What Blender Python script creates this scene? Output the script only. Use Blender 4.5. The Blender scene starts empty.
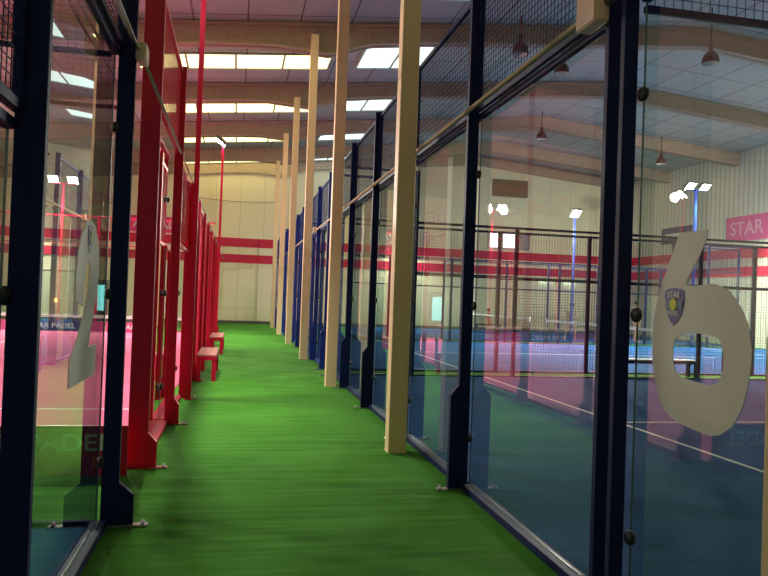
import bpy, bmesh, math, random
from mathutils import Vector, Matrix
random.seed(7)
SC = bpy.context.scene
COL = SC.collection
PI = math.pi

# ------------------------------------------------------------------ materials
def newmat(name):
    m = bpy.data.materials.new(name); m.use_nodes = True
    nt = m.node_tree; nt.nodes.clear()
    return m, nt, nt.nodes, nt.links

def lin(c):
    return tuple((v/12.92 if v <= .04045 else ((v+.055)/1.055)**2.4) for v in c)

def paint(name, col, rough=.4, metal=0., var=.12, scale=6., bump=0., coat=0., spec=.5):
    m, nt, N, L = newmat(name)
    out = N.new('ShaderNodeOutputMaterial'); b = N.new('ShaderNodeBsdfPrincipled')
    tc = N.new('ShaderNodeTexCoord'); nz = N.new('ShaderNodeTexNoise'); nz.inputs['Scale'].default_value = scale
    nz.inputs['Detail'].default_value = 5
    mx = N.new('ShaderNodeMix'); mx.data_type = 'RGBA'
    mx.inputs[6].default_value = (*[c*(1-var) for c in col], 1); mx.inputs[7].default_value = (*[min(1, c*(1+var)) for c in col], 1)
    L.new(tc.outputs['Object'], nz.inputs['Vector']); L.new(nz.outputs['Fac'], mx.inputs[0]); L.new(mx.outputs[2], b.inputs['Base Color'])
    b.inputs['Roughness'].default_value = rough; b.inputs['Metallic'].default_value = metal
    b.inputs['Coat Weight'].default_value = coat; b.inputs['Specular IOR Level'].default_value = spec
    if bump:
        bp = N.new('ShaderNodeBump'); bp.inputs['Strength'].default_value = bump; bp.inputs['Distance'].default_value = .01
        L.new(nz.outputs['Fac'], bp.inputs['Height']); L.new(bp.outputs[0], b.inputs['Normal'])
    L.new(b.outputs[0], out.inputs[0])
    return m

def emit(name, col, strength):
    m, nt, N, L = newmat(name)
    out = N.new('ShaderNodeOutputMaterial'); e = N.new('ShaderNodeEmission')
    tc = N.new('ShaderNodeTexCoord'); nz = N.new('ShaderNodeTexNoise'); nz.inputs['Scale'].default_value = 1.3
    mx = N.new('ShaderNodeMix'); mx.data_type = 'RGBA'
    mx.inputs[6].default_value = (*[c*.93 for c in col], 1); mx.inputs[7].default_value = (*col, 1)
    L.new(tc.outputs['Object'], nz.inputs['Vector']); L.new(nz.outputs['Fac'], mx.inputs[0]); L.new(mx.outputs[2], e.inputs['Color'])
    e.inputs['Strength'].default_value = strength
    L.new(e.outputs[0], out.inputs[0]); return m

def glass(name, tint=(.90, .955, .93), boost=1.7):
    m, nt, N, L = newmat(name)
    out = N.new('ShaderNodeOutputMaterial'); tr = N.new('ShaderNodeBsdfTransparent'); gl = N.new('ShaderNodeBsdfGlossy')
    tr.inputs['Color'].default_value = (*tint, 1); gl.inputs['Roughness'].default_value = .0
    gl.inputs['Color'].default_value = (.96, 1, .98, 1)
    lw = N.new('ShaderNodeLayerWeight'); lw.inputs['Blend'].default_value = .5
    pw = N.new('ShaderNodeMath'); pw.operation = 'POWER'; pw.inputs[1].default_value = 5
    mu = N.new('ShaderNodeMath'); mu.operation = 'MULTIPLY_ADD'; mu.inputs[1].default_value = .96; mu.inputs[2].default_value = .04
    bo = N.new('ShaderNodeMath'); bo.operation = 'MULTIPLY'; bo.inputs[1].default_value = boost; bo.use_clamp = True
    ge = N.new('ShaderNodeNewGeometry'); inv = N.new('ShaderNodeMath'); inv.operation = 'SUBTRACT'; inv.inputs[0].default_value = 1
    mm = N.new('ShaderNodeMath'); mm.operation = 'MULTIPLY'
    L.new(lw.outputs['Facing'], pw.inputs[0]); L.new(pw.outputs[0], mu.inputs[0]); L.new(mu.outputs[0], bo.inputs[0])
    L.new(ge.outputs['Backfacing'], inv.inputs[1]); L.new(inv.outputs[0], mm.inputs[0]); L.new(bo.outputs[0], mm.inputs[1])
    mx = N.new('ShaderNodeMixShader'); L.new(mm.outputs[0], mx.inputs[0]); L.new(tr.outputs[0], mx.inputs[1]); L.new(gl.outputs[0], mx.inputs[2])
    # tint only once per pane (entry face)
    t2 = N.new('ShaderNodeBsdfTransparent'); m2 = N.new('ShaderNodeMixShader')
    L.new(ge.outputs['Backfacing'], m2.inputs[0]); L.new(mx.outputs[0], m2.inputs[1]); L.new(t2.outputs[0], m2.inputs[2])
    L.new(m2.outputs[0], out.inputs[0]); return m

def turf(name, dark, light):
    m, nt, N, L = newmat(name)
    out = N.new('ShaderNodeOutputMaterial'); b = N.new('ShaderNodeBsdfPrincipled')
    tc = N.new('ShaderNodeTexCoord'); mp = N.new('ShaderNodeMapping'); mp.inputs['Scale'].default_value = (.35, 9, 1)
    n1 = N.new('ShaderNodeTexNoise'); n1.inputs['Scale'].default_value = 1.6; n1.inputs['Detail'].default_value = 6
    n2 = N.new('ShaderNodeTexNoise'); n2.inputs['Scale'].default_value = 260; n2.inputs['Detail'].default_value = 2
    n3 = N.new('ShaderNodeTexNoise'); n3.inputs['Scale'].default_value = .9; n3.inputs['Detail'].default_value = 3
    ad = N.new('ShaderNodeMath'); ad.operation = 'MULTIPLY_ADD'; ad.inputs[1].default_value = .45
    a2 = N.new('ShaderNodeMath'); a2.operation = 'MULTIPLY_ADD'; a2.inputs[1].default_value = .25
    cr = N.new('ShaderNodeValToRGB')
    cr.color_ramp.elements[0].position = .35; cr.color_ramp.elements[0].color = (*dark, 1)
    cr.color_ramp.elements[1].position = .72; cr.color_ramp.elements[1].color = (*light, 1)
    L.new(tc.outputs['Object'], mp.inputs[0]); L.new(mp.outputs[0], n1.inputs['Vector'])
    L.new(tc.outputs['Object'], n2.inputs['Vector']); L.new(tc.outputs['Object'], n3.inputs['Vector'])
    m3 = N.new('ShaderNodeMath'); m3.operation = 'MULTIPLY'; m3.inputs[1].default_value = .3
    L.new(n3.outputs['Fac'], m3.inputs[0])
    L.new(n1.outputs['Fac'], ad.inputs[0]); L.new(m3.outputs[0], ad.inputs[2])
    L.new(n2.outputs['Fac'], a2.inputs[0]); L.new(ad.outputs[0], a2.inputs[2])
    L.new(a2.outputs[0], cr.inputs[0]); L.new(cr.outputs[0], b.inputs['Base Color'])
    b.inputs['Roughness'].default_value = .95; b.inputs['Specular IOR Level'].default_value = .15
    bp = N.new('ShaderNodeBump'); bp.inputs['Strength'].default_value = .5; bp.inputs['Distance'].default_value = .01
    L.new(n2.outputs['Fac'], bp.inputs['Height']); L.new(bp.outputs[0], b.inputs['Normal'])
    L.new(b.outputs[0], out.inputs[0]); return m

def panelled(name, col, line, sx, sy, axes='XY', width=.03, rough=.7, stain=.1):
    """sheets with dark joints every sx / sy metres along the two object axes"""
    m, nt, N, L = newmat(name)
    out = N.new('ShaderNodeOutputMaterial'); b = N.new('ShaderNodeBsdfPrincipled')
    tc = N.new('ShaderNodeTexCoord'); sp = N.new('ShaderNodeSeparateXYZ'); L.new(tc.outputs['Object'], sp.inputs[0])
    fs = []
    for ax, s in zip(axes, (sx, sy)):
        if not s: continue
        dv = N.new('ShaderNodeMath'); dv.operation = 'DIVIDE'; dv.inputs[1].default_value = s
        fr = N.new('ShaderNodeMath'); fr.operation = 'FRACT'
        lt = N.new('ShaderNodeMath'); lt.operation = 'LESS_THAN'; lt.inputs[1].default_value = width/s
        L.new(sp.outputs[ax], dv.inputs[0]); L.new(dv.outputs[0], fr.inputs[0]); L.new(fr.outputs[0], lt.inputs[0]); fs.append(lt)
    if len(fs) == 2:
        mx_ = N.new('ShaderNodeMath'); mx_.operation = 'MAXIMUM'; L.new(fs[0].outputs[0], mx_.inputs[0]); L.new(fs[1].outputs[0], mx_.inputs[1]); f = mx_
    else: f = fs[0]
    nz = N.new('ShaderNodeTexNoise'); nz.inputs['Scale'].default_value = .8; nz.inputs['Detail'].default_value = 6
    L.new(tc.outputs['Object'], nz.inputs['Vector'])
    m1 = N.new('ShaderNodeMix'); m1.data_type = 'RGBA'
    m1.inputs[6].default_value = (*[c*(1-stain) for c in col], 1); m1.inputs[7].default_value = (*[min(1, c*(1+stain)) for c in col], 1)
    L.new(nz.outputs['Fac'], m1.inputs[0])
    m2 = N.new('ShaderNodeMix'); m2.data_type = 'RGBA'; m2.inputs[7].default_value = (*line, 1)
    L.new(f.outputs[0], m2.inputs[0]); L.new(m1.outputs[2], m2.inputs[6]); L.new(m2.outputs[2], b.inputs['Base Color'])
    b.inputs['Roughness'].default_value = rough
    L.new(b.outputs[0], out.inputs[0]); return m

M = dict(
    turf=turf('green_turf', (.024, .14, .008), (.092, .33, .028)),
    blue_carpet=turf('blue_carpet', (.009, .075, .24), (.014, .12, .36)),
    pink_carpet=turf('pink_carpet', (.58, .10, .21), (.72, .15, .30)),
    line=paint('line_white', (.8, .8, .78), .8),
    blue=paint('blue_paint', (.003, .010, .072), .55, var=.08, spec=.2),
    blue_lit=paint('lit_blue_paint', (.008, .03, .26), .4, var=.08, spec=.35),  # same blue paint, lightened for the stronger light far down the hall
    red=paint('red_paint', (.52, .003, .042), .42, var=.1, spec=.3),
    red_worn=paint('worn_red_paint', (.44, .14, .13), .5, var=.5, scale=14),
    cream=paint('cream_steel', (.86, .67, .40), .5, var=.05),
    beam=paint('tan_beam', (.40, .31, .23), .8, var=.25, scale=9, bump=.4),
    conduit=paint('beige_conduit', (.62, .50, .36), .45, var=.06),
    steel=paint('galvanised_steel', (.45, .45, .47), .3, .85, var=.15, scale=30),
    dsteel=paint('dark_steel', (.16, .15, .15), .35, .7),
    black=paint('black_rubber', (.012, .012, .014), .5),
    decal=paint('frosted_vinyl', (.62, .60, .56), .65, var=.05, scale=20),
    glass=glass('clear_glass'),
    edge=paint('glass_edge', (.10, .20, .17), .25, var=.05),
    ceil=panelled('ceiling_sheet', (.36, .41, .38), (.10, .10, .10), 1.22, 1.63, 'XY', .035),
    wall=panelled('cream_cladding', (.84, .79, .55), (.66, .62, .44), 1.15, 0, 'XZ', .03, .75, .05),
    wallr=panelled('ribbed_cladding', (.62, .60, .50), (.38, .36, .30), .3, 0, 'YZ', .06, .6, .05),
    band=paint('red_band', (.58, .012, .06), .6, var=.08),
    navy=paint('navy_banner', (.012, .02, .09), .6),
    pinkb=paint('pink_banner', (.70, .07, .28), .6, var=.05),
    white=paint('white_lettering', (.8, .8, .8), .6),
    palepink=paint('pale_pink_lettering', (.80, .35, .50), .6),
    pinktxt=paint('pink_lettering', (.80, .34, .42), .6),
    netm=paint('net_cord', (.02, .02, .02), .8),
    bell=paint('dark_red_enamel', (.09, .02, .018), .4),
    belli=paint('bell_white_inside', (.75, .75, .7), .4),
    brown=paint('brown_panel', (.20, .11, .05), .6, var=.2, scale=4),
    strip_w=emit('strip_warm', (1., .87, .36), 1.7),
    strip_c=emit('strip_cool', (.74, .95, .88), .95),
    lamp=emit('flood_lens', (1., .96, .84), 60.),
    cyan=emit('cyan_panel', (.30, .95, .95), 1.6),
    lampwhite=emit('lamp_white', (.8, 1., .98), 3.),
    orange=emit('orange_glow', (1., .28, .05), 8.),
    winb=emit('window_daylight', (.95, .97, 1.), 2.4),
    wind=paint('window_dull', (.25, .28, .29), .3),
    skin=paint('skin', (.50, .29, .20), .6), hair=paint('hair_dark', (.03, .02, .015), .7),
    lb=paint('pale_blue_cloth', (.45, .70, .82), .8), dk=paint('dark_cloth', (.015, .015, .02), .8),
    gb=paint('grey_brown_cloth', (.22, .18, .15), .8), yellow=paint('yellow_ball', (.62, .60, .04), .6),
    shield=paint('violet_shield', (.15, .12, .34), .6), shieldband=paint('grey_blue_band', (.16, .22, .32), .6),
)

# ------------------------------------------------------------------ mesh helpers
class MB:
    def __init__(s): s.v = []; s.f = []; s.mi = []; s.smooth = []
    def box(s, x0, x1, y0, y1, z0, z1, mi=0):
        n = len(s.v)
        s.v += [(x0,y0,z0),(x1,y0,z0),(x1,y1,z0),(x0,y1,z0),(x0,y0,z1),(x1,y0,z1),(x1,y1,z1),(x0,y1,z1)]
        for q in ((0,3,2,1),(4,5,6,7),(0,1,5,4),(1,2,6,5),(2,3,7,6),(3,0,4,7)):
            s.f.append(tuple(n+i for i in q)); s.mi.append(mi); s.smooth.append(False)
        return s
    def prism(s, pts, axis, a0, a1, mi=0):
        """closed outline pts (2D) extruded along axis ('X': pts=(y,z), 'Y': pts=(x,z), 'Z': pts=(x,y))"""
        n = len(s.v); k = len(pts)
        for a in (a0, a1):
            for p, q in pts: s.v.append({'X': (a,p,q), 'Y': (p,a,q), 'Z': (p,q,a)}[axis])
        for i in range(k):
            j = (i+1) % k; s.f.append((n+i, n+j, n+k+j, n+k+i)); s.mi.append(mi); s.smooth.append(False)
        s.f.append(tuple(n+i for i in reversed(range(k)))); s.f.append(tuple(n+k+i for i in range(k)))
        s.mi += [mi, mi]; s.smooth += [False, False]
        return s
    def tube(s, pts, rad, seg=10, mi=0, cap=True):
        pts = [Vector(p) for p in pts]; rs = rad if isinstance(rad, (list, tuple)) else [rad]*len(pts)
        n = len(s.v); up = None
        for i, p in enumerate(pts):
            d = (pts[min(i+1, len(pts)-1)] - pts[max(i-1, 0)]).normalized()
            ref = Vector((0,0,1)) if abs(d.z) < .9 else Vector((1,0,0))
            a = d.cross(ref).normalized(); b = d.cross(a).normalized()
            for k in range(seg):
                t = 2*PI*k/seg; s.v.append(tuple(p + (a*math.cos(t) + b*math.sin(t))*rs[i]))
        for i in range(len(pts)-1):
            for k in range(seg):
                j = (k+1) % seg
                s.f.append((n+i*seg+k, n+i*seg+j, n+(i+1)*seg+j, n+(i+1)*seg+k)); s.mi.append(mi); s.smooth.append(True)
        if cap:
            s.f.append(tuple(n+k for k in reversed(range(seg)))); s.f.append(tuple(n+(len(pts)-1)*seg+k for k in range(seg)))
            s.mi += [mi, mi]; s.smooth += [False, False]
        return s
    def lathe(s, prof, c=(0,0,0), seg=20, mi=0):
        n = len(s.v)
        for r, z in prof:
            for k in range(seg):
                t = 2*PI*k/seg; s.v.append((c[0]+r*math.cos(t), c[1]+r*math.sin(t), c[2]+z))
        for i in range(len(prof)-1):
            for k in range(seg):
                j = (k+1) % seg
                s.f.append((n+i*seg+k, n+i*seg+j, n+(i+1)*seg+j, n+(i+1)*seg+k)); s.mi.append(mi); s.smooth.append(True)
        return s
    def mesh(s, name, mats):
        me = bpy.data.meshes.new(name); me.from_pydata(s.v, [], s.f)
        for m in (mats if isinstance(mats, (list, tuple)) else [mats]): me.materials.append(m)
        me.polygons.foreach_set('material_index', s.mi); me.polygons.foreach_set('use_smooth', s.smooth)
        me.validate(); me.update()
        bm = bmesh.new(); bm.from_mesh(me); bmesh.ops.recalc_face_normals(bm, faces=bm.faces); bm.to_mesh(me); bm.free()
        return me
    def build(s, name, mats, parent=None, loc=None, bevel=0):
        o = bpy.data.objects.new(name, s.mesh(name, mats)); COL.objects.link(o)
        if parent: o.parent = parent
        if loc: o.location = loc
        if bevel:
            b = o.modifiers.new('bevel', 'BEVEL'); b.width = bevel; b.segments = 2; b.limit_method = 'ANGLE'
        return o

def empty(name, loc, rz=0):
    o = bpy.data.objects.new(name, None); o.empty_display_size = .2; COL.objects.link(o)
    o.location = loc; o.rotation_euler = (0, 0, rz); return o
def tag(o, label=None, cat=None, group=None, kind=None):
    if label: o['label'] = label
    if cat: o['category'] = cat
    if group: o['group'] = group
    if kind: o['kind'] = kind
    return o
def struct(o): o['kind'] = 'structure'; return o
def copy_tree(o, parent=None):
    c = o.copy(); COL.objects.link(c); c.parent = parent
    for ch in [x for x in KIDS.get(o.name, [])]: copy_tree(ch, c)
    return c
KIDS = {}
def index_kids():
    KIDS.clear()
    for o in COL.objects:
        if o.parent: KIDS.setdefault(o.parent.name, []).append(o)

def text(body, size, depth, mat, name, parent, origin, right, up, sx=1.0, fit=0):
    """solid lettering: origin = world position of the centre of the text, right/up = its axes"""
    cu = bpy.data.curves.new('t', 'FONT'); cu.body = body; cu.size = size; cu.extrude = depth/2
    cu.align_x = 'CENTER'; cu.align_y = 'CENTER'; cu.offset = size*.012
    t = bpy.data.objects.new('t', cu); COL.objects.link(t)
    dg = bpy.context.evaluated_depsgraph_get(); me = bpy.data.meshes.new_from_object(t.evaluated_get(dg))
    bpy.data.objects.remove(t); bpy.data.curves.remove(cu)
    if fit: xs_ = [v.co.x for v in me.vertices]; sx = fit/(max(xs_)-min(xs_))
    r = Vector(right).normalized(); u = Vector(up).normalized(); n = r.cross(u)
    mt = Matrix((( r.x*sx, u.x, n.x, origin[0]), (r.y*sx, u.y, n.y, origin[1]), (r.z*sx, u.z, n.z, origin[2]), (0,0,0,1)))
    me.transform(mt); me.materials.clear(); me.materials.append(mat); me.name = name
    o = bpy.data.objects.new(name, me); COL.objects.link(o)
    if parent:
        o.parent = parent
        pm = Matrix.Identity(4); p = parent
        while p: pm = Matrix.Translation(p.location) @ Matrix.Rotation(p.rotation_euler.z, 4, 'Z') @ pm; p = p.parent
        o.matrix_parent_inverse = pm.inverted()
    return o

ORD = ['nearest','second','third','fourth','fifth','sixth','seventh','eighth','ninth','tenth','eleventh','twelfth','thirteenth','fourteenth','fifteenth','sixteenth','seventeenth','eighteenth','nineteenth','twentieth']

# ------------------------------------------------------------------ the hall
XL, XR, YB, YF = -13.0, 20.9, -7.0, 34.8
struct(MB().box(XL, XR, YB, YF, -.10, 0).build('floor', M['turf']))
struct(MB().box(XL, XR, YF, YF+.2, 0, 9.4).build('wall_far', M['wall']))
struct(MB().box(XR, XR+.2, YB, YF+.2, 0, 9.4).build('wall_right', M['wallr']))
struct(MB().box(XL-.2, XL, YB, YF+.2, 0, 9.4).build('wall_left', M['wallr']))
struct(MB().box(XL-.2, XR+.2, YB-.2, YB, 0, 9.4).build('wall_back', M['wall']))
# roof: flat-ish left bay, ridged right bay
TOP = [(XL-.2, 6.60), (1.57, 7.98), (12.0, 9.05), (XR+.2, 8.25)]
c = MB().prism(TOP + [(x, z+.12) for x, z in reversed(TOP)], 'Y', YB-.2, YF+.2)
struct(c.build('ceiling', M['ceil']))
def roofz(x):
    for (a, za), (b, zb) in zip(TOP, TOP[1:]):
        if a <= x <= b: return za + (zb-za)*(x-a)/(b-a)
BOT = [(XL, 6.08), (-.2, 7.27), (.7, 7.32), (1.95, 7.24), (3.0, 7.60), (4.35, 7.78), (12.0, 8.52), (XR, 7.72)]
SCOL, YC0 = 4.9, 1.758
for k in range(-1, 7):
    y = YC0 + k*SCOL + .34
    m = MB()
    tp = [p for p in TOP if XL < p[0] < XR]
    outline = BOT + [(XR, roofz(XR))] + list(reversed(tp)) + [(XL, roofz(XL))]
    m.prism(outline, 'Y', y-.07, y+.07)
    # flanges
    low = BOT + [(x, z+.06) for x, z in reversed(BOT)]
    m.prism(low, 'Y', y-.16, y+.16)
    hi = [(x, roofz(x)-.02) for x, z in BOT]; hi2 = [(x, z-.08) for x, z in reversed(hi)]
    m.prism(hi + hi2, 'Y', y-.14, y+.14)
    b = m.build('ceiling_beam', M['beam']); struct(b)
b = MB().prism(BOT + [(XR, roofz(XR))] + list(reversed([p for p in TOP if XL < p[0] < XR])) + [(XL, roofz(XL))], 'Y', YF-.15, YF-.04).build('ceiling_beam', M['beam'])
struct(b)
# purlins (light sheet rails across the bays) are part of the ceiling seen as joints

# daylight strips in the roof
wn = 0
def skylight(x0, x1, yc, w, mat, step=1.28):
    global wn; wn += 1
    n = max(1, round((x1-x0)/step)); s = (x1-x0)/n
    fr = MB(); pn = MB()
    def zt(x): return roofz(x) - .03
    for i in range(n):
        a, b_ = x0+i*s, x0+(i+1)*s
        pn.prism([(a+.03, zt(a+.03)-.02), (b_-.03, zt(b_-.03)-.02), (b_-.03, zt(b_-.03)), (a+.03, zt(a+.03))], 'Y', yc-w/2, yc+w/2)
    for i in range(n+1):
        a = x0+i*s; fr.box(a-.025, a+.025, yc-w/2, yc+w/2, zt(a)-.05, zt(a)+.01)
    for y in (yc-w/2, yc+w/2):
        for i in range(n):
            a, b_ = x0+i*s, x0+(i+1)*s
            fr.prism([(a, zt(a)-.05), (b_, zt(b_)-.05), (b_, zt(b_)+.01), (a, zt(a)+.01)], 'Y', y-.03, y+.03)
    f = fr.build('window_%d' % wn, M['ceil']); struct(f)
    pn.build('window_pane', mat, f)
for k in range(-1, 7):
    yc = min(YC0 + k*SCOL + 3.0, 34.0)
    if k == -1: skylight(-2.82, 2.3, yc, 1.25, M['strip_w'])  # unseen strip behind the camera, added to light the near column faces
    if k >= 2:
        skylight(-2.82, 2.3, yc, 1.25, M['strip_w'])
        skylight(3.1, 5.1, yc-.4, 1.9, M['strip_c'], 1.0)
    if k >= 5: skylight(18.4, 19.8, yc-2, 1.0, M['strip_w'], .7)

# red bands on the walls
wt = 0
for z0, z1 in ((2.93, 3.34), (3.70, 4.13)):
    wt += 1; struct(MB().box(XL+.02, XR-.03, YF-.03, YF-.001, z0, z1).build('trim_%d' % wt, M['band']))
    wt += 1; struct(MB().box(XR-.03, XR-.001, YB+.02, YF-.03, z0, z1).build('trim_%d' % wt, M['band']))
struct(MB().box(XL+.02, XR-.03, YF-.06, YF-.001, 0, .14).build('baseboard_far', M['dsteel']))

# window high on the far wall + brown panel + cable
w = struct(MB().box(12.7, 14.98, YF-.08, YF-.001, 4.25, 5.13).build('window_30', M['dsteel']))
for i, mt in enumerate(('winb', 'winb', 'wind')):
    MB().box(12.79+i*.72, 12.79+i*.72+.64, YF-.10, YF-.07, 4.33, 5.05).build('window_pane', M[mt], w)
t = empty('wall_panel', (13.82, YF-.001, 7.0)); tag(t, 'brown rectangular panel high on the far cream wall, above the small window', 'panel')
MB().box(-.98, .98, -.08, 0, 0, .9).build('panel_frame', M['dsteel'], t)
MB().box(-.92, .92, -.10, -.05, .06, .84).build('panel_board', M['brown'], t)
pts = [(-2.0+i*.38, YF-.05, 5.98-.10*math.sin(PI*i/10)) for i in range(11)]
tag(MB().tube(pts, .012, 6).build('wall_cable', M['dsteel']), 'thin dark cable sagging across the far cream wall above the red stripes', 'cable')

# ------------------------------------------------------------------ columns
for k in range(0, 7):
    y = YC0 + k*SCOL - (.17 if k == 0 else 0); hz = [7.6, 7.6, 7.6, 7.62, 7.47, 7.46, 7.34][k]
    t = empty('steel_column', (1.575, y+.08, 0))
    lab = ['cream steel column nearest the camera, at the right edge beside the glass with the 6',
           'largest cream steel column, standing mid-picture between the glass panels and the green aisle',
           'cream steel column, third in the row going away along the right side of the aisle',
           'cream steel column, fourth in the row, beam haunch resting on its top',
           'pale cream steel column, fifth in the receding row',
           'slender-looking cream column, sixth in the row, near the far wall',
           'last cream column of the row, closest to the far wall'][k]
    tag(t, lab, 'column', 'cream steel columns along the right of the aisle')
    m = MB(); m.box(-.09, .09, -.08, .08, 0, hz); m.build('shaft', M['cream'], t, bevel=.008)
    m = MB(); m.box(-.085, .085, .082, .10, 7.30, hz-.05); m.build('head_plate', M['cream'], t)
    m = MB(); m.box(-.093, .093, -.083, .083, 0, .01); m.build('base_plate', M['cream'], t)

# ------------------------------------------------------------------ court floors
def court(name, x0, x1, y0, y1, mat, label, lines, cat='court'):
    o = MB().box(x0, x1, y0, y1, .001, .012).build(name, M[mat]); struct(o)
    m = MB()
    for a, b_, c_, d in lines: m.box(a, b_, c_, d, .0125, .0145)
    m.build('line_marking', M['line'], o)
RX0, RX1, RN = 1.90, 20.35, 11.1
def right_lines(y0, y1):
    yc = (y0+y1)/2; return [(4.81, 4.86, y0, y1), (17.4, 17.45, y0, y1), (4.86, 17.4, yc-.025, yc+.025)]
RC = [(-6.9, 3.12), (3.24, 13.2), (14.2, 24.2), (25.2, 34.3)]
for i, (a, b_) in enumerate(RC):
    court('court_floor', RX0, RX1, a, b_, 'blue_carpet', '', right_lines(a, b_))
court('court_floor', -10.8, -.86, 6.14, 26.0, 'pink_carpet', '', [(-10.8, -.86, 9.13, 9.18), (-10.8, -.86, 22.8, 22.85), (-5.86, -5.81, 9.18, 22.8)])
court('court_floor', -10.8, -.86, -6.9, 4.66, 'blue_carpet', '', [(-10.8, -.88, 1.6, 1.65)])

# ------------------------------------------------------------------ fence kit
def fence_post(x0, x1, y0, y1, h, mat, side, flare, fh, label, group):
    """side: direction (+1/-1 along X) in which the foot reaches into the aisle"""
    cx, cy = (x0+x1)/2, (y0+y1)/2
    t = empty('fence_post', (cx, cy, 0)); tag(t, label, 'post', group)
    hw, hy = (x1-x0)/2, (y1-y0)/2
    MB().box(-hw, hw, -hy, hy, 0, h).build('upright', M[mat], t, bevel=.004)
    MB().box(-hw-.002, hw+.002, -hy-.002, hy+.002, h, h+.008).build('post_cap', M['black'], t)
    if flare:
        e = hw+flare
        MB().prism([(side*hw, .012), (side*e, .012), (side*e, fh-.07), (side*hw, fh+.01)], 'Y', -hy*.9, hy*.9).build('foot_gusset', M[mat], t)
        MB().box(min(-side*(hw+.03), side*(e+.09)), max(-side*(hw+.03), side*(e+.09)), -.03, .03, .0, .012).build('base_plate', M['steel'] if mat != 'red' else M['red_worn'], t)
        for s in (-.016, .016):
            MB().lathe([(0, .022), (.008, .022), (.008, .012), (.012, .012), (.012, .0), (0, .0)][::-1], (side*(e+.06), s, .012), 8).build('anchor_bolt', M['steel'], t)
    else:
        MB().box(-hw-.03, hw+.03, -hy, hy, 0, .012).build('base_plate', M['steel'], t)
    return t

def clamp(parent, x, y, z, side):
    m = MB(); m.lathe([(0, 0), (.030, 0), (.034, .006), (.034, .020), (.026, .028), (0, .028)], (0, 0, 0), 14)
    o = m.build('glass_clamp', M['black'], parent); o.location = (x, y, z); o.rotation_euler = (0, side*PI/2, 0)
    return o

def glass_panel(gx, y0, y1, z1, side, rail_mat, label, group, rw=.055):
    t = empty('glass_panel', (gx, y0, 0)); tag(t, label, 'glass panel', group)
    L_ = y1-y0
    m = MB(); th = .010
    a, b_ = (0, th) if side < 0 else (-th, 0)
    # pane: large faces glass, rims green edge
    n = 0
    m.box(a, b_, .012, L_-.012, .055, z1-.02)
    mi = []
    for f in m.f:
        vs = [m.v[i] for i in f]; mi.append(0 if max(v[0] for v in vs)-min(v[0] for v in vs) < 1e-6 else 1)
    m.mi = mi
    m.build('glass_pane', [M['glass'], M['edge']], t)
    s = side
    x0, x1 = sorted((s*rw, -s*.035))
    MB().box(x0, x1, 0, L_, 0, .052).build('bottom_rail', M[rail_mat], t, bevel=.004)
    x0, x1 = sorted((s*.018, -s*.028))
    MB().box(x0, x1, 0, L_, z1-.02, z1+.02).build('top_rail', M[rail_mat], t, bevel=.004)
    for z in (.42, 1.46, 2.5):
        if z < z1-.2:
            for y in (.035, L_-.035): clamp(t, s*.002, y, z, s)
    return t

MESHCACHE = {}
def wire_mesh(L_, z0, z1, pitch=.05, r=.0018):
    key = (round(L_, 3), round(z1-z0, 3), pitch)
    if key in MESHCACHE: return MESHCACHE[key]
    m = MB(); h = z1-z0
    ny = max(2, round(L_/pitch)); nz = max(2, round(h/pitch))
    for i in range(1, ny): y = L_*i/ny; m.box(-r, r, y-r, y+r, 0, h)
    for j in range(1, nz): z = h*j/nz; m.box(r, 3*r, 0, L_, z-r, z+r)
    return MESHCACHE.setdefault(key, m)
def mesh_obj(parent, mat, L_, z0, z1, loc, rz=0, pitch=.05, r=.0018):
    key = ('o', round(L_, 3), round(z1-z0, 3), pitch, mat)
    if key not in MESHCACHE: MESHCACHE[key] = wire_mesh(L_, z0, z1, pitch, r).mesh('wire_mesh', M[mat])
    o = bpy.data.objects.new('wire_mesh', MESHCACHE[key]); COL.objects.link(o); o.parent = parent
    o.location = loc; o.rotation_euler = (0, 0, rz); return o

def mesh_panel(x, y0, y1, z0, z1, mat, label, group):
    t = empty('mesh_panel', (x, y0, z0)); tag(t, label, 'mesh panel', group)
    L_ = y1-y0; h = z1-z0
    m = MB(); b_ = .018
    m.box(-b_, b_, 0, L_, h-.04, h); m.box(-b_, b_, 0, L_, 0, .035); m.box(-b_, b_, 0, .03, .035, h-.04); m.box(-b_, b_, L_-.03, L_, .035, h-.04)
    m.build('panel_frame', M[mat], t)
    mesh_obj(t, mat, L_, 0, h, (0, 0, 0))
    return t

# ---- right side of the aisle
GX = 1.85
RP = [1.10, 3.055, 3.205] + [5.36+2*i for i in range(4)] + [13.20] + [14.23, 16.2, 18.2, 20.2, 22.2, 24.17] + [25.25, 27.25, 29.25, 31.6, 33.6]
near_lab = {0: 'blue fence post at the near end of the glass with the 6',
            1: 'near one of the twin dark blue posts, holding the glass with the white 6',
            2: 'far one of the twin dark blue posts, just left of the glass with the 6',
            3: 'tall dark blue post with a wide foot, right of the biggest cream column',
            4: 'blue fence post mostly hidden behind the big cream column'}
cnt = 0
for i, y in enumerate(RP):
    fl = y > 4
    mat = 'blue' if y < 12.5 else 'blue_lit'  # far posts get the lightened copy, their brighter light put into the colour
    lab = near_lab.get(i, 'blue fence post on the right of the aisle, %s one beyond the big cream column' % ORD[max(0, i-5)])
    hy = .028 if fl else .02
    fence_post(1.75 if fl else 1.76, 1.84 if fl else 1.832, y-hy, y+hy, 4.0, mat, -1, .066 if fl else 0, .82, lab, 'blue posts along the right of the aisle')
spans = []
for a, b_ in zip(RP, RP[1:]):
    if b_-a > 1.3: spans.append((a+.03, b_-.03))
spans.insert(0, (-.9, 1.07))
g6 = None
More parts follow.
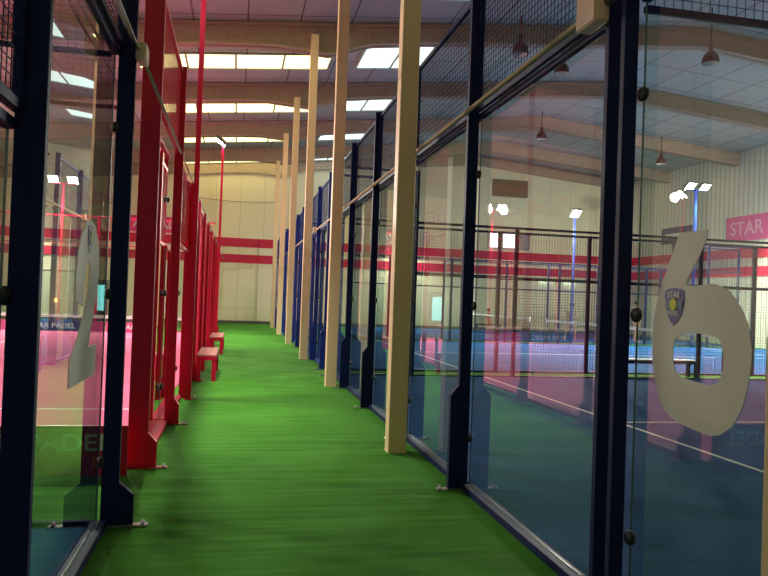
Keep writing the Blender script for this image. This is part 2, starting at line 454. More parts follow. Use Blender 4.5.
for i, (a, b_) in enumerate(spans):
    mat = 'blue' if a < 12.5 else 'blue_lit'
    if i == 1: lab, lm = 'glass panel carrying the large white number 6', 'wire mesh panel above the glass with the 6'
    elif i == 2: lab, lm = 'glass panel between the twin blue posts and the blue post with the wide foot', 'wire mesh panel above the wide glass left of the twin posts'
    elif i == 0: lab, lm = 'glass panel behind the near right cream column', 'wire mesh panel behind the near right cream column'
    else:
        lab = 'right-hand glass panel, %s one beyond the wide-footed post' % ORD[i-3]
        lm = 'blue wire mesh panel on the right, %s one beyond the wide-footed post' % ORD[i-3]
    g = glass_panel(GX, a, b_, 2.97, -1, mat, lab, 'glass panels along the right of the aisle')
    if i == 1: g6 = g
    mesh_panel(1.83, a, b_, 3.005, 3.98, mat, lm, 'mesh panels above the right-hand glass')
# number 6 on the glass
K = (GX-.002)/1.795
def onpane(pts): return [(y*K, 1.5+(z-1.5)*K) for y, z in pts]
SIX = [(2.616,1.813),(2.435,1.811),(2.449,1.763),(2.512,1.675),(2.563,1.608),(2.561,1.594),(2.52,1.592),(2.459,1.594),(2.388,1.598),(2.321,1.578),(2.274,1.545),(2.229,1.494),(2.198,1.440),(2.18,1.361),(2.182,1.3),(2.194,1.228),(2.223,1.141),(2.272,1.071),(2.334,1.029),(2.381,1.016),(2.45,1.017),(2.513,1.022),(2.58,1.028),(2.635,1.041),(2.685,1.066),(2.721,1.103),(2.752,1.155),(2.772,1.217),(2.785,1.27),(2.788,1.312),(2.790,1.37),(2.788,1.431),(2.767,1.51),(2.734,1.597),(2.696,1.669),(2.632,1.785)]
HOLE = [(2.596,1.39),(2.625,1.37),(2.638,1.341),(2.639,1.30),(2.634,1.27),(2.617,1.235),(2.587,1.217),(2.503,1.211),(2.43,1.206),(2.385,1.21),(2.358,1.218),(2.343,1.235),(2.328,1.28),(2.325,1.319),(2.33,1.35),(2.34,1.374),(2.365,1.392),(2.402,1.399),(2.46,1.402),(2.512,1.402),(2.56,1.40)]
def decal(name, outer, holes, x, depth, mat, parent):
    """flat vinyl cut-out on a pane in the plane X=x, outlines in (y,z)"""
    cu = bpy.data.curves.new('d', 'CURVE'); cu.dimensions = '2D'; cu.fill_mode = 'BOTH'; cu.extrude = depth/2
    for pts in [outer] + holes:
        s = cu.splines.new('POLY'); s.points.add(len(pts)-1); s.use_cyclic_u = True
        for p, (a, b_) in zip(s.points, pts): p.co = (a, b_, 0, 1)
    t = bpy.data.objects.new('d', cu); COL.objects.link(t)
    dg = bpy.context.evaluated_depsgraph_get(); me = bpy.data.meshes.new_from_object(t.evaluated_get(dg))
    bpy.data.objects.remove(t); bpy.data.curves.remove(cu)
    me.transform(Matrix(((0,0,1,x),(1,0,0,0),(0,1,0,0),(0,0,0,1))))
    me.materials.clear(); me.materials.append(mat); me.name = name
    o = bpy.data.objects.new(name, me); COL.objects.link(o)
    o.parent = parent; o.matrix_parent_inverse = Matrix.Translation(parent.location).inverted() if parent.parent is None else Matrix.Translation(parent.parent.location).inverted()
    return o
XD = GX-.002
six = decal('number_decal', onpane(SIX), [onpane(HOLE)], XD, .003, M['decal'], g6); six['label'] = 'large white number 6'
SH = [(2.700,1.572),(2.678,1.580),(2.636,1.584),(2.595,1.580),(2.571,1.571),(2.570,1.53),(2.575,1.501),(2.593,1.464),(2.612,1.443),(2.636,1.427),(2.660,1.444),(2.679,1.465),(2.697,1.516),(2.702,1.55)]
def sub(o, parent):   # hang a world-built mesh below a part that itself sits under a root
    o.parent = parent; return o
sh = decal('club_badge', onpane(SH), [], XD-.003, .003, M['shield'], g6); sh['label'] = 'violet shield badge with a yellow ball'
# band, ball and words on the badge
def badge(cy, cz, w, h, x, side, parent, pinv):
    """side -1: read from the aisle on the right-hand pane (text runs towards -Y); +1: left-hand pane"""
    def put(o): o.parent = parent; o.matrix_parent_inverse = pinv; return o
    d = -side*0
    m = MB(); xx = x + side*.003
    m.box(min(xx, xx+side*.002), max(xx, xx+side*.002), cy-w*.44, cy+w*.44, cz-h*.05, cz+h*.16)
    put(m.build('badge_band', M['shieldband']))
    m = MB(); r = w*.175
    m.prism([(cy+r*math.cos(2*PI*i/20), cz+h*.055+r*1.15*math.sin(2*PI*i/20)) for i in range(20)], 'X', xx, xx+side*.005)
    put(m.build('badge_ball', M['yellow']))
    for s_, z_, sz in (('STAR', cz+h*.30, h*.24), ('PADEL', cz-h*.18, h*.17)):
        tx = text(s_, sz, .002, M['white'], 'lettering', None, (xx+side*.002, cy, z_), (0, side, 0) if side > 0 else (0, -1, 0), (0, 0, 1), .95)
        put(tx)
bc = onpane([(2.636, 1.506)])[0]
badge(bc[0], bc[1], .133, .162, XD-.003, -1, g6, Matrix.Translation(g6.location).inverted())

# ---- left side of the aisle (near blue court, then the red court)
LG = -.795
def lp(y, mat, h, lab, x0=-.785, x1=-.68, hy=.02, flare=.09):
    return fence_post(x0, x1, y-hy, y+hy, h, mat, 1, flare, .27, lab, 'posts along the left of the aisle')
lp(.71, 'blue', 4., 'dark blue post beyond the left edge of the view')
lp(2.69, 'blue', 4., 'thick dark blue post at the left edge, left of the glass with the number 2')
lp(4.70, 'blue', 4., 'dark blue post right of the glass with the 2, beside the broad red post')
g2 = glass_panel(LG, 2.75, 4.66, 2.98, 1, 'blue', 'narrow-looking left glass panel carrying the white number 2 seen edge-on', 'glass panels along the left of the aisle')
mesh_panel(-.77, 2.75, 4.66, 3.01, 3.98, 'blue', 'blue wire mesh panel above the glass with the number 2', 'mesh panels on the left')
glass_panel(LG, .75, 2.67, 2.06, 1, 'blue', 'lower left glass panel at the left edge of the view, mesh above it', 'glass panels along the left of the aisle')
mesh_panel(-.77, .75, 2.67, 2.10, 3.98, 'blue', 'tall blue wire mesh panel at the top left corner', 'mesh panels on the left')
# number 2
TWO = [(0,0),(1,0),(1,.20),(.66,.20),(.80,.36),(.93,.52),(1.0,.66),(.99,.80),(.92,.90),(.78,.975),(.60,1.0),(.42,.98),(.26,.90),(.16,.78),(.12,.64),(.14,.50),(.42,.46),(.42,.56),(.47,.68),(.54,.75),(.61,.74),(.64,.66),(.60,.55),(.46,.42),(.24,.28),(0,.16)]
YA, WB, ZB, HB = 3.70, .66, .995, .87
two = decal('number_decal', [(YA+u*WB, ZB+v*HB) for u, v in TWO], [], LG+.002, .003, M['decal'], g2); two['label'] = 'white number 2'
SHU = [(-.5,.45),(-.3,.5),(0,.52),(.3,.5),(.5,.45),(.5,.1),(.44,-.15),(.25,-.38),(0,-.5),(-.25,-.38),(-.44,-.15),(-.5,.1)]
cy, cz = 4.08, 1.76
decal('club_badge', [(cy+u*.13, cz+v*.15) for u, v in SHU], [], LG+.005, .003, M['shield'], g2)
badge(cy, cz, .13, .15, LG+.005, 1, g2, Matrix.Translation(g2.location).inverted())

# red court, side facing the aisle
RPY = [6.20] + [8.2+2*i for i in range(9)] + [26.0]
for i, y in enumerate(RPY):
    if i == 0:
        fence_post(-.842, -.68, y-.03, y+.03, 4., 'red', 1, .07, .29, 'broad dark red post on the left, the nearest red one', 'red posts along the left of the aisle')
    else:
        fence_post(-.74, -.64, y-.03, y+.03, 4. if i == 1 else 3., 'red', 1, .055, .29, 'red fence post on the left, %s one after the broad red post' % ORD[i-1].replace('nearest', 'first'), 'red posts along the left of the aisle')
for i, (a, b_) in enumerate(zip(RPY, RPY[1:])):
    if i == 0:
        glass_panel(-.80, a+.03, b_-.03, 2.98, 1, 'red', 'glass panel in red rails beside the broad red post', 'red court panels along the aisle', rw=.10)
        mesh_panel(-.70, a+.03, b_-.03, 3.03, 3.98, 'red', 'red wire mesh panel up high beside the broad red post', 'red court panels along the aisle')
    elif i == 5: pass   # gateway at the net
    else:
        glass_panel(-.80, a+.03, b_-.03, 1.98, 1, 'red', 'low glass panel in red rails, %s after the broad red post' % ORD[i], 'red court panels along the aisle', rw=.10) if i == 1 else None
        mesh_panel(-.70, a+.03, b_-.03, 2.03 if i == 1 else .03, 2.98, 'red', 'red wire mesh panel below the pipe, %s bay after the broad red post' % ORD[i], 'red court panels along the aisle')

# ---- fences running across (each one thing, with its posts and panels)
def cross_fence(x0, dirx, y, n, mat, label, spec, step=2.0, first=0, off=0., mid=False):
    """spec(i) -> (glass height, mesh top)"""
    t = empty('court_fence', (x0, y, 0)); tag(t, label, 'fence', 'fences across the hall between the courts')
    for i in range(n+1):
        h = max(spec(max(i-1, 0))[1], spec(min(i, n-1))[1])
        if i == 0 and first: continue
        x = dirx*(i*step - (off if i else 0))
        MB().box(x-.035, x+.035, -.035, .035, 0, h).build('post', M[mat], t)
    for i in range(n):
        gh, mh = spec(i); xa, xb = sorted((dirx*(i*step-(off if i else 0)), dirx*((i+1)*step-off))); xa += .036; xb -= .036
        MB().box(xa, xb, -.025, .025, 0, .035).build('bottom_rail', M[mat], t)
        MB().box(xa, xb, -.022, .022, mh-.045, mh).build('top_rail', M[mat], t)
        if mid and not gh: MB().box(xa, xb, -.018, .018, 1.97, 2.0).build('middle_rail', M[mat], t)
        if gh:
            m = MB().box(xa+.01, xb-.01, -.005, .005, .06, gh-.02)
            m.mi = [0 if (max(m.v[j][1] for j in f)-min(m.v[j][1] for j in f)) < 1e-6 else 1 for f in m.f]
            m.build('glass_pane', [M['glass'], M['edge']], t)
            if mh > gh+.1: MB().box(xa, xb, -.018, .018, gh-.015, gh+.015).build('middle_rail', M[mat], t)
        if mh > gh+.1:
            z0 = gh+.015 if gh else .035
            mesh_obj(t, mat, xb-xa, z0, mh-.045, (xa, 0, z0), -PI/2, .052 if y < 13 else (.06 if y < 20 else .10), .0015)
    return t
def sidespec(n):
    def f(i):
        j = min(i, n-1-i)
        return (2.98, 3.98) if j == 0 else ((2.0, 3.0) if j == 1 else (0, 3.0))
    return f
def back(i): return (2.98, 3.98)
n = 9
for y, mat, lab in ((3.155, 'blue', 'blue fence with clear end pane running right from the twin posts'),
                    (13.24, 'blue', 'blue mesh fence across the court, near side of the green gap'),
                    (14.18, 'blue', 'blue mesh fence across the court, far side of the green gap'),
                    (24.22, 'blue', 'distant blue mesh fence, near side of the second gap'),
                    (25.18, 'blue', 'distant blue mesh fence, far side of the second gap')):
    cross_fence(1.90, 1, y, n, mat, lab, sidespec(n), step=2.08, first=1, off=.62 if y > 10 else 0, mid=y > 10)
cross_fence(-.80, -1, 4.72, 5, 'blue', 'blue framed glass back wall running left behind the glass with the 2', back, first=1)
rf = cross_fence(-.86, -1, 6.1, 5, 'red', 'red framed glass back wall running left from the broad red post', back, first=1)
cross_fence(-.80, -1, 26.12, 5, 'red', 'red framed glass wall at the far end of the pink court', back, first=1)
# far long side of both left courts
t = empty('court_fence', (-10.97, 6.2, 0)); tag(t, 'red mesh fence along the far long side of the pink court', 'fence')
for i in range(11): MB().box(-.035, .035, i*2-.035, i*2+.035, 0, 3.).build('post', M['red'], t)
MB().box(-.02, .02, 0, 20, 2.95, 3.).build('top_rail', M['red'], t)
for i in range(10): mesh_obj(t, 'red', 1.93, 0, 2.9, (0, i*2+.035, .04), 0, .075)
# lettered board at the foot of the red back wall
t = tag(empty('lettered_board', (-2.0, 5.98, 0)), 'dark red board with pale letters at the foot of the red back wall', 'sign board')
MB().box(-8.6, 1.19, -.03, 0, .0, .40).build('board', M['red'], t)
for x in (-1.56, -4.1, -6.7, -9.3): text('STAR PADEL', .185, .006, M['white'], 'lettering', t, (x+.02, 5.947, .262), (1,0,0), (0,0,1), 1.0, fit=1.22)

# ------------------------------------------------------------------ conduits with boxes
def pipe(name, pts, r, mat, lab): return tag(MB().tube(pts, r, 10).build(name, M[mat]), lab, 'pipe')
pipe('conduit_pipe', [(1.735, 3.36, 3.0), (1.735, 33.9, 3.0)], .019, 'conduit', 'beige conduit pipe running along the top of the right-hand glass')
pipe('conduit_pipe', [(1.735, -.9, 3.0), (1.735, 3.16, 3.0)], .016, 'conduit', 'short beige conduit pipe entering the junction box from the near side')
t = tag(empty('junction_box', (1.715, 3.26, 2.90)), 'large beige junction box on the twin blue posts at the top right', 'junction box')
MB().box(-.045, .030, -.10, .10, 0, .20).build('box_body', M['conduit'], t, bevel=.008)
MB().box(-.052, -.045, -.094, .094, .006, .194).build('box_lid', M['conduit'], t, bevel=.003)
for y in (-.12, .12): MB().tube([(.02, y-.02, .10), (.02, y+.02, .10)], .026, 10).build('cable_gland', M['dsteel'], t)
pipe('conduit_pipe', [(-.665, 4.80, 3.03), (-.665, 33.8, 3.03)], .011, 'steel', 'thin steel pipe running along the left fence beyond its small box')
pipe('conduit_pipe', [(-.660, .3, 3.0), (-.660, 4.62, 3.0)], .010, 'dsteel', 'thin steel pipe along the left fence, nearer of a close pair')
pipe('conduit_pipe', [(-.695, .3, 3.04), (-.695, 4.62, 3.04)], .010, 'dsteel', 'thin steel pipe along the left fence, further back of a close pair')
t = tag(empty('junction_box', (-.655, 4.70, 2.94)), 'small tan junction box where the pipes meet the left blue post', 'junction box')
MB().box(-.022, .035, -.08, .08, 0, .11).build('box_body', M['conduit'], t, bevel=.006)
MB().box(.035, .041, -.074, .074, .006, .104).build('box_lid', M['conduit'], t)
t = tag(empty('junction_box', (1.71, 16.2, 2.95)), 'small cream junction box on the right-hand pipe far down the aisle', 'junction box')
MB().box(-.04, .03, -.07, .07, 0, .12).build('box_body', M['cream'], t)
MB().box(-.046, -.04, -.065, .065, .005, .115).build('box_lid', M['cream'], t)

# ------------------------------------------------------------------ benches
def bench(cx, y0, y1, w, h, mat, top, lab, group, alongx=False):
    L_ = y1-y0
    t = empty('bench', (cx, (y0+y1)/2, 0) if not alongx else ((y0+y1)/2, cx, 0), -PI/2 if alongx else 0); tag(t, lab, 'bench', group)
    MB().box(-w/2, w/2, -L_/2, L_/2, h-.03, h).build('seat', M[top], t, bevel=.006)
    m = MB(); m.box(-w/2, -w/2+.03, -L_/2, L_/2, h-.09, h-.03); m.box(w/2-.03, w/2, -L_/2, L_/2, h-.09, h-.03)
    m.box(-w/2+.03, w/2-.03, -L_/2, -L_/2+.03, h-.09, h-.03); m.box(-w/2+.03, w/2-.03, L_/2-.03, L_/2, h-.09, h-.03)
    m.build('apron', M[mat], t)
    for s in (-1, 1):
        for q in (-1, 1):
            x = s*(w/2-.035); y = q*(L_/2-.04)
            MB().box(x-.035, x+.035, y-.03, y+.03, 0, h-.03).build('leg', M[mat], t)
bench(-.455, 12.1, 13.75, .32, .44, 'red', 'red_worn', 'red steel bench with a worn pinkish seat against the red fence, nearer one', 'red benches in the aisle')
bench(-.44, 17.3, 19.1, .32, .42, 'red', 'red_worn', 'red steel bench against the red fence, farther one', 'red benches in the aisle')
bench(13.72, 8.05, 9.85, .34, .38, 'blue', 'decal', 'pale-topped bench in the green gap, seen through the glass with the 6', 'benches', True)
bench(32.4, 11.35, 12.6, .34, .42, 'dsteel', 'dsteel', 'low dark bench under the seated person by the far wall', 'benches', True)

# ------------------------------------------------------------------ nets
def net(axis, a0, a1, at, cord, label, banners):
    """axis 'X': net stretched along X at Y=at; 'Y': along Y at X=at"""
    L_ = a1-a0
    t = empty('court_net', (a0, at, 0) if axis == 'X' else (at, a0, 0), 0 if axis == 'X' else PI/2); tag(t, label, 'net', 'padel nets')
    for x in (0, L_): MB().tube([(x, 0, 0), (x, 0, .95)], .04, 10).build('net_post', M['dsteel'], t)
    MB().box(.04, L_-.04, -.012, .012, .84, .91).build('net_tape', M['white'], t)
    o = mesh_obj(t, cord, L_-.1, .02, .84, (.05, 0, .02), -PI/2, .05)
    for x0, x1, mt, words in banners:
        x0 -= a0; x1 -= a0
        b_ = MB().box(x0, x1, -.02, -.015, .55, .77).build('net_banner', M[mt], t)
        if words:
            tx = text(words, .15, .003, M['white'], 'lettering', None, ((x0+x1)/2, -.023, .66), (1, 0, 0), (0, 0, 1), 1.1)
            tx.parent = b_
net('X', -10.6, -.95, 16.0, 'netm', 'dark net with white tape and coloured banners across the pink court',
    [(-4.40, -3.15, 'navy', 'STAR PADEL'), (-3.10, -2.75, 'pinkb', ''), (-2.72, -1.35, 'pinkb', 'STAR PADEL'), (-6.2, -4.45, 'pinkb', 'STAR PADEL')])
net('Y', 14.4, 24.0, RN, 'netm', 'net with white tape on the blue court beyond the green gap', [])
net('Y', 25.4, 34.1, RN, 'netm', 'net with white tape on the farthest blue court', [])
net('Y', 3.5, 13.0, RN, 'netm', 'net on the nearest blue court, out to the right', [])

# ------------------------------------------------------------------ floodlight poles
def flood(x, y, h, mat, lab, aim, heads=1, power=300, col=(1., .95, .82), arm=.35):
    t = empty('floodlight_pole', (x, y, 0)); tag(t, lab, 'floodlight', 'floodlight poles')
    MB().box(-.035, .035, -.035, .035, .012, h).build('pole', M[mat], t)
    MB().box(-.05, .05, -.05, .05, 0, .012).build('base_plate', M[mat], t)
    a = math.atan2(aim[1], aim[0])
    offs = [0] if heads == 1 else [-.32, .32]
    if heads > 1:
        px, py = -math.sin(a), math.cos(a)
        MB().tube([(px*-.45, py*-.45, h-.02), (px*.45, py*.45, h-.02)], .025, 8).build('cross_arm', M[mat], t)
    for q in offs:
        px, py = -math.sin(a)*q, math.cos(a)*q
        hd = bpy.data.objects.new('lamp_head', MB().prism([(-.06, .02), (.30, -.02), (.34, .06), (.28, .12), (0, .13)], 'Y', -.17, .17).mesh('lamp_head', M['dsteel'])); COL.objects.link(hd)
        hd.parent = t; hd.location = (px, py, h); hd.rotation_euler = (0, -.75, a)
        ln = MB().prism([(-.05, .012), (.295, -.032), (.30, -.022), (-.045, .022)], 'Y', -.155, .155).build('lamp_lens', M['lamp'], hd)
        li = bpy.data.lights.new('flood_light', 'SPOT'); li.energy = power; li.color = col; li.spot_size = math.radians(150); li.spot_blend = .6; li.shadow_soft_size = .15
        lo = bpy.data.objects.new('flood_light', li); COL.objects.link(lo)
        lo.location = (x+px+math.cos(a)*.34, y+py+math.sin(a)*.34, h-.02)
        d = Vector((math.cos(a)*.75, math.sin(a)*.75, -1)); lo.rotation_euler = d.to_track_quat('-Z', 'Y').to_euler()
FP = 1100
flood(-.60, 10.05, 6.0, 'red', 'tall pink-red floodlight pole on the left, its top out of view', (-1, 0), 1, FP)
flood(-.60, 22.9, 6.15, 'red', 'floodlight pole on the left with its glowing lamp in view below the roof', (-1, 0), 1, FP)
flood(-11.15, 10.2, 5.3, 'red', 'red floodlight pole behind the pink court, near end', (1, 0), 1, FP)
flood(-11.15, 21.5, 5.3, 'red', 'red floodlight pole behind the pink court, far end', (1, 0), 1, FP)
flood(-6.05, 26.3, 5.1, 'red', 'twin-lamp floodlight pole at the far end of the pink court', (0, -1), 2, FP)
flood(12.45, 24.7, 4.85, 'blue_lit', 'floodlight pole beyond the second gap, its glare left of the twin posts', (0, -1), 1, FP*1.5)
flood(17.6, 24.7, 6.2, 'blue_lit', 'tall blue floodlight pole with the brightest glare, above the 6', (0, -1), 2, FP*1.5)
flood(16.0, 13.7, 5.6, 'blue_lit', 'blue floodlight pole in the green gap, out to the right', (0, 1), 2, FP*1.5)
flood(8.0, 34.45, 5.0, 'blue_lit', 'floodlight pole by the far wall behind the farthest blue court', (0, -1), 1, FP*1.5)

# ------------------------------------------------------------------ hanging bell lamps
proto = empty('bell_lamp', (11.2, 15.3, 7.55))
MB().lathe([(.20, 0), (.205, .02), (.19, .14), (.14, .24), (.07, .30), (.05, .33), (.05, .46), (.0, .46)], seg=24).build('lamp_shade', M['bell'], proto)
MB().lathe([(.195, .005), (.18, .13), (.13, .225), (.0, .27)], seg=24).build('reflector', M['belli'], proto)
MB().tube([(0, 0, .46), (0, 0, 1.52)], .018, 6).build('hanging_rod', M['bell'], proto)
index_kids()
tag(proto, 'dark red bell lamp hanging from the roof, seen through the glass at the upper right', 'ceiling lamp', 'bell lamps under the right-hand roof')
for x, y, z, lab in ((6.5, 16.0, 7.5, 'bell lamp behind the wire mesh, left of the twin posts'),
                     (8.4, 17.7, 7.75, 'dark bell lamp hanging close to the conduit line, right of the meshed one'),
                     (11.4, 25.6, 7.9, 'small-looking bell lamp far back under the ridge'),
                     (17.0, 26.2, 7.45, 'bell lamp hanging above the paired floodlight glare')):
    c_ = copy_tree(proto); c_.location = (x, y, z); c_['label'] = lab
    dz = roofz(x)-z-.03
    for ch in [o for o in COL.objects if o.parent is c_ and o.name.startswith('hanging_rod')]:
        ch.location.z = .46; ch.scale.z = (dz-.46)/1.06; ch.location.z = .46-.46*ch.scale.z
for ch in KIDS[proto.name]:
    if ch.name.startswith('hanging_rod'): s = (roofz(11.2)-7.55-.03-.46)/1.06; ch.scale.z = s; ch.location.z = .46-.46*s

# ------------------------------------------------------------------ far things
t = tag(empty('drinks_fridge', (-6.15, 34.35, 0)), 'drinks fridge with a glowing cyan front against the far wall on the left', 'fridge')
MB().box(-.3, .3, -.28, .3, 0, 1.86).build('cabinet', M['black'], t)
MB().box(-.24, .24, -.30, -.28, .45, 1.62).build('lit_front', M['cyan'], t)
MB().box(-.28, .28, -.31, -.28, 1.66, 1.84).build('header', M['dsteel'], t)
t = tag(empty('small_lamp', (-8.0, 34.3, 0)), 'small glowing orange lamp on a stand by the far wall on the left', 'lamp')
MB().lathe([(.12, 0), (.12, .02), (.02, .03), (.02, .76), (0, .76)], seg=12).build('stand', M['dsteel'], t)
MB().lathe([(0, .76), (.06, .78), (.085, .85), (.06, .92), (0, .94)], seg=14).build('lamp_bulb', M['orange'], t)
t = tag(empty('wall_banner', (-3.9, 34.7, 4.2)), 'pink banner with white STAR PADEL letters on the far wall on the left', 'banner')
MB().box(-1.9, 1.9, 0, .03, 0, .75).build('banner_sheet', M['pinkb'], t)
text('STAR PADEL', .55, .01, M['white'], 'lettering', t, (-3.9, 34.69, 4.57), (1,0,0), (0,0,1), 1.05)
t = tag(empty('wall_lettering', (-8.0, 34.75, 5.3)), 'large pink STAR PADEL letters high on the far wall at the left', 'lettering')
text('STAR PADEL', .75, .03, M['pinktxt'], 'letter_row', t, (-7.6, 34.76, 5.65), (1,0,0), (0,0,1), 1.1)
t = tag(empty('wall_banner', (20.85, 25.1, 4.45)), 'long pink banner with pale letters on the ribbed right-hand wall', 'banner')
MB().box(0, .03, -3.2, 2.0, 0, 1.05).build('banner_sheet', M['pinkb'], t)
text('STAR PADEL', .8, .01, M['palepink'], 'lettering', t, (20.83, 24.5, 4.95), (0,-1,0), (0,0,1), 1.05)
t = tag(empty('wall_banner', (20.85, 30.7, 4.65)), 'dark banner on the right-hand wall, left of the pink one', 'banner')
MB().box(0, .03, -1.2, 1.2, 0, .8).build('banner_sheet', M['navy'], t)
MB().box(-.01, 0, -1.0, .9, .3, .5).build('pale_stripe', M['decal'], t)
for x, lab in ((16.0, 'small lit white wall lamp below the red stripes, left of a pair'), (17.35, 'small lit white wall lamp below the red stripes, right of a pair')):
    t = tag(empty('wall_lamp', (x, 34.7, 2.66)), lab, 'wall lamp')
    MB().box(-.4, .4, -.12, .06, .10, .16).build('lamp_hood', M['dsteel'], t)
    MB().box(-.36, .36, -.10, .04, .0, .10).build('lamp_tube', M['lampwhite'], t)

# ------------------------------------------------------------------ people in the distance
def person(loc, rz, H, pose, shirt, legs, label, arms=None):
    """pose: joint positions for a 1.0-tall figure"""
    J = dict(pelvis=(0,0,.52), belly=(0,-.005,.60), chest=(0,-.01,.72), neck=(0,-.005,.83), head=(0,-.01,.87), top=(0,-.01,.97),
             shL=(-.10,0,.80), elL=(-.125,.0,.64), wrL=(-.13,-.04,.50), hnL=(-.13,-.055,.455),
             shR=(.10,0,.80), elR=(.125,.0,.64), wrR=(.13,-.04,.50), hnR=(.13,-.055,.455),
             hipL=(-.052,0,.50), knL=(-.06,-.01,.28), anL=(-.062,.01,.045), toL=(-.065,-.075,.015),
             hipR=(.052,0,.50), knR=(.06,-.01,.28), anR=(.062,.01,.045), toR=(.065,-.075,.015))
    J.update(pose)
    R = dict(pelvis=.075, belly=.070, chest=.080, neck=.030, head=.052, top=.045, shL=.036, elL=.026, wrL=.016, hnL=.017, shR=.036, elR=.026, wrR=.016, hnR=.017,
             hipL=.060, knL=.036, anL=.023, toL=.018, hipR=.060, knR=.036, anR=.023, toR=.018)
    E_ = [('pelvis','belly'),('belly','chest'),('chest','neck'),('neck','head'),('head','top'),('chest','shL'),('shL','elL'),('elL','wrL'),('wrL','hnL'),
          ('chest','shR'),('shR','elR'),('elR','wrR'),('wrR','hnR'),('pelvis','hipL'),('hipL','knL'),('knL','anL'),('anL','toL'),('pelvis','hipR'),('hipR','knR'),('knR','anR'),('anR','toR')]
    keys = list(J); me = bpy.data.meshes.new('person')
    me.from_pydata([tuple(c*H for c in J[k]) for k in keys], [(keys.index(a), keys.index(b_)) for a, b_ in E_], [])
    o = bpy.data.objects.new('p', me); COL.objects.link(o)
    sk = o.modifiers.new('s', 'SKIN')
    for k, v in zip(keys, me.skin_vertices[0].data): v.radius = (R[k]*H, R[k]*H*(.75 if k in ('chest', 'belly', 'pelvis') else 1)); v.use_root = (k == 'pelvis')
    sb = o.modifiers.new('b', 'SUBSURF'); sb.levels = 2
    dg = bpy.context.evaluated_depsgraph_get(); m2 = bpy.data.meshes.new_from_object(o.evaluated_get(dg))
    bpy.data.objects.remove(o)
    bm = bmesh.new(); bm.from_mesh(m2)
    # nose and fingers
    for side in ('L', 'R'):
        h0 = Vector(J['hn'+side])*H; w0 = Vector(J['wr'+side])*H; d = (h0-w0).normalized(); sidev = d.cross(Vector((0,1,0))).normalized()
        for q in range(5):
            off = sidev*(q-2)*.0075*H; L_ = (.035, .045, .048, .044, .034)[q]*H
            c0 = h0+off; c1 = h0+off*1.2+d*L_*.6; c2 = c1+d*L_*.3+Vector((0,-.012,0))*H
            mb = MB().tube([c0, c1, c2], [.0055*H, .005*H, .0035*H], 6)
            vs = [bm.verts.new(v) for v in mb.v]
            for f in mb.f: bm.faces.new([vs[i] for i in f])
    hd = Vector(J['head'])*H
    for f in bm.faces:
        c0 = f.calc_center_median()/H; f.smooth = True
        armd = min((c0-Vector(J[k])).length for k in ('wrL', 'wrR', 'hnL', 'hnR', 'elL', 'elR'))
        hipz = J['pelvis'][2]
        legd = min((c0-Vector(J[k])).length for k in ('hipL', 'hipR', 'knL', 'knR', 'anL', 'anR', 'toL', 'toR'))
        tor = min((c0-Vector(J[k])).length for k in ('belly', 'chest', 'shL', 'shR'))
        hdd = min((c0-Vector(J[k])).length for k in ('head', 'top'))
        best = min((armd, 0), (legd, 2), (tor, 1), (hdd, 0), ((c0-Vector(J['pelvis'])).length, 2))
        f.material_index = best[1]
        if best[1] == 2 and c0.z < .035: f.material_index = 3
    bm.to_mesh(m2); bm.free(); m2.materials.clear()
    for k in ('skin', shirt, legs, 'dk'): m2.materials.append(M[k])
    m2.name = 'person'
    p = bpy.data.objects.new('person', m2); COL.objects.link(p); p.location = loc; p.rotation_euler = (0, 0, rz); tag(p, label, 'person')
    m = MB(); tp = Vector(J['top'])*H
    m.lathe([(.056*H, -.035*H), (.062*H, -.01*H), (.058*H, .02*H), (.035*H, .045*H), (0, .052*H)], (tp.x, tp.y+.012*H, tp.z-.012*H), 16)
    m.build('hair', M['hair'], p)
    m = MB(); m.lathe([(0, -.012*H), (.010*H, -.006*H), (.008*H, .01*H), (0, .02*H)], (hd.x, hd.y-.055*H, hd.z+.015*H), 8); m.build('nose', M['skin'], p)
    return p
person((13.55, 27.0, .012), 0, 1.62, dict(hipL=(-.06,0,.45), hipR=(.06,0,.45), knL=(-.12,-.06,.25), knR=(.12,-.06,.25), anL=(-.13,.02,.045), anR=(.13,.02,.045), toL=(-.14,-.06,.015), toR=(.14,-.06,.015),
       pelvis=(0,.01,.47), belly=(0,0,.56), chest=(0,-.04,.68), neck=(0,-.07,.78), head=(0,-.08,.83), top=(0,-.09,.92), shL=(-.1,-.04,.75), shR=(.1,-.04,.75),
       elL=(-.14,-.09,.62), elR=(.14,-.09,.62), wrL=(-.07,-.18,.58), wrR=(.07,-.18,.58), hnL=(-.03,-.21,.57), hnR=(.03,-.21,.57)),
       'lb', 'dk', 'person in pale blue shirt and dark shorts, knees bent, on the far court')
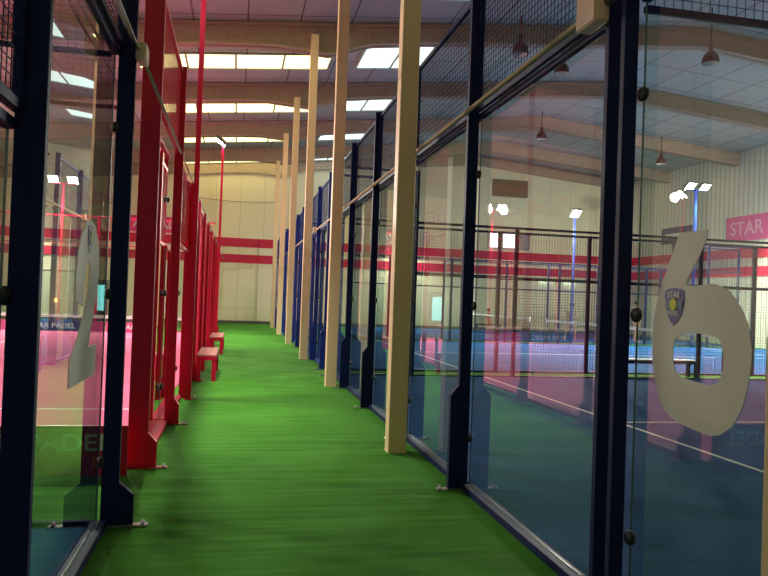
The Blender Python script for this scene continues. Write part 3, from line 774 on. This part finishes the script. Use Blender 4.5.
person((16.15, 26.3, .012), .6, 1.72, dict(), 'gb', 'gb', 'person in grey-brown clothes standing on the far court near the 6')
person((11.95, 32.42, 0), 0, 1.42, dict(pelvis=(0,.02,.345), belly=(0,.01,.44), chest=(0,-.01,.56), neck=(0,-.02,.66), head=(0,-.03,.70), top=(0,-.03,.79), shL=(-.1,0,.63), shR=(.1,0,.63),
       elL=(-.13,-.03,.49), elR=(.13,-.03,.49), wrL=(-.09,-.15,.42), wrR=(.09,-.15,.42), hnL=(-.08,-.19,.41), hnR=(.08,-.19,.41),
       hipL=(-.055,-.01,.34), hipR=(.055,-.01,.34), knL=(-.07,-.21,.33), knR=(.07,-.21,.33), anL=(-.07,-.20,.05), anR=(.07,-.20,.05), toL=(-.075,-.28,.018), toR=(.075,-.28,.018)),
       'dk', 'dk', 'person in dark clothes sitting on a low bench by the far wall')

# ------------------------------------------------------------------ camera
f, R_, U_, F_, h_ = 704.373, (0.9782110, -0.2045078, 0.0357742), (-0.0378111, -0.0060595, 0.9992665), (0.2041410, 0.9788462, 0.0136602), 1.49973
cd = bpy.data.cameras.new('camera'); cam = bpy.data.objects.new('camera', cd); COL.objects.link(cam)
cd.sensor_width = 36; cd.lens = f/768*36; cd.clip_start = .02; cd.clip_end = 200
cam.matrix_world = Matrix(((R_[0], U_[0], -F_[0], 0), (R_[1], U_[1], -F_[1], 0), (R_[2], U_[2], -F_[2], h_), (0, 0, 0, 1)))
SC.camera = cam

# ------------------------------------------------------------------ world + view
w = bpy.data.worlds.new('world'); SC.world = w; w.use_nodes = True
w.node_tree.nodes['Background'].inputs[0].default_value = (.5, .55, .6, 1); w.node_tree.nodes['Background'].inputs[1].default_value = .05
SC.view_settings.view_transform = 'Standard'; SC.view_settings.look = 'None'; SC.view_settings.gamma = 1
SC.view_settings.use_curve_mapping = False; SC.view_settings.exposure = 0.88
cy_ = SC.cycles
cy_.max_bounces = 8; cy_.diffuse_bounces = 3; cy_.glossy_bounces = 4; cy_.transparent_max_bounces = 40
cy_.use_denoising = True; cy_.sample_clamp_indirect = 4; cy_.caustics_reflective = False
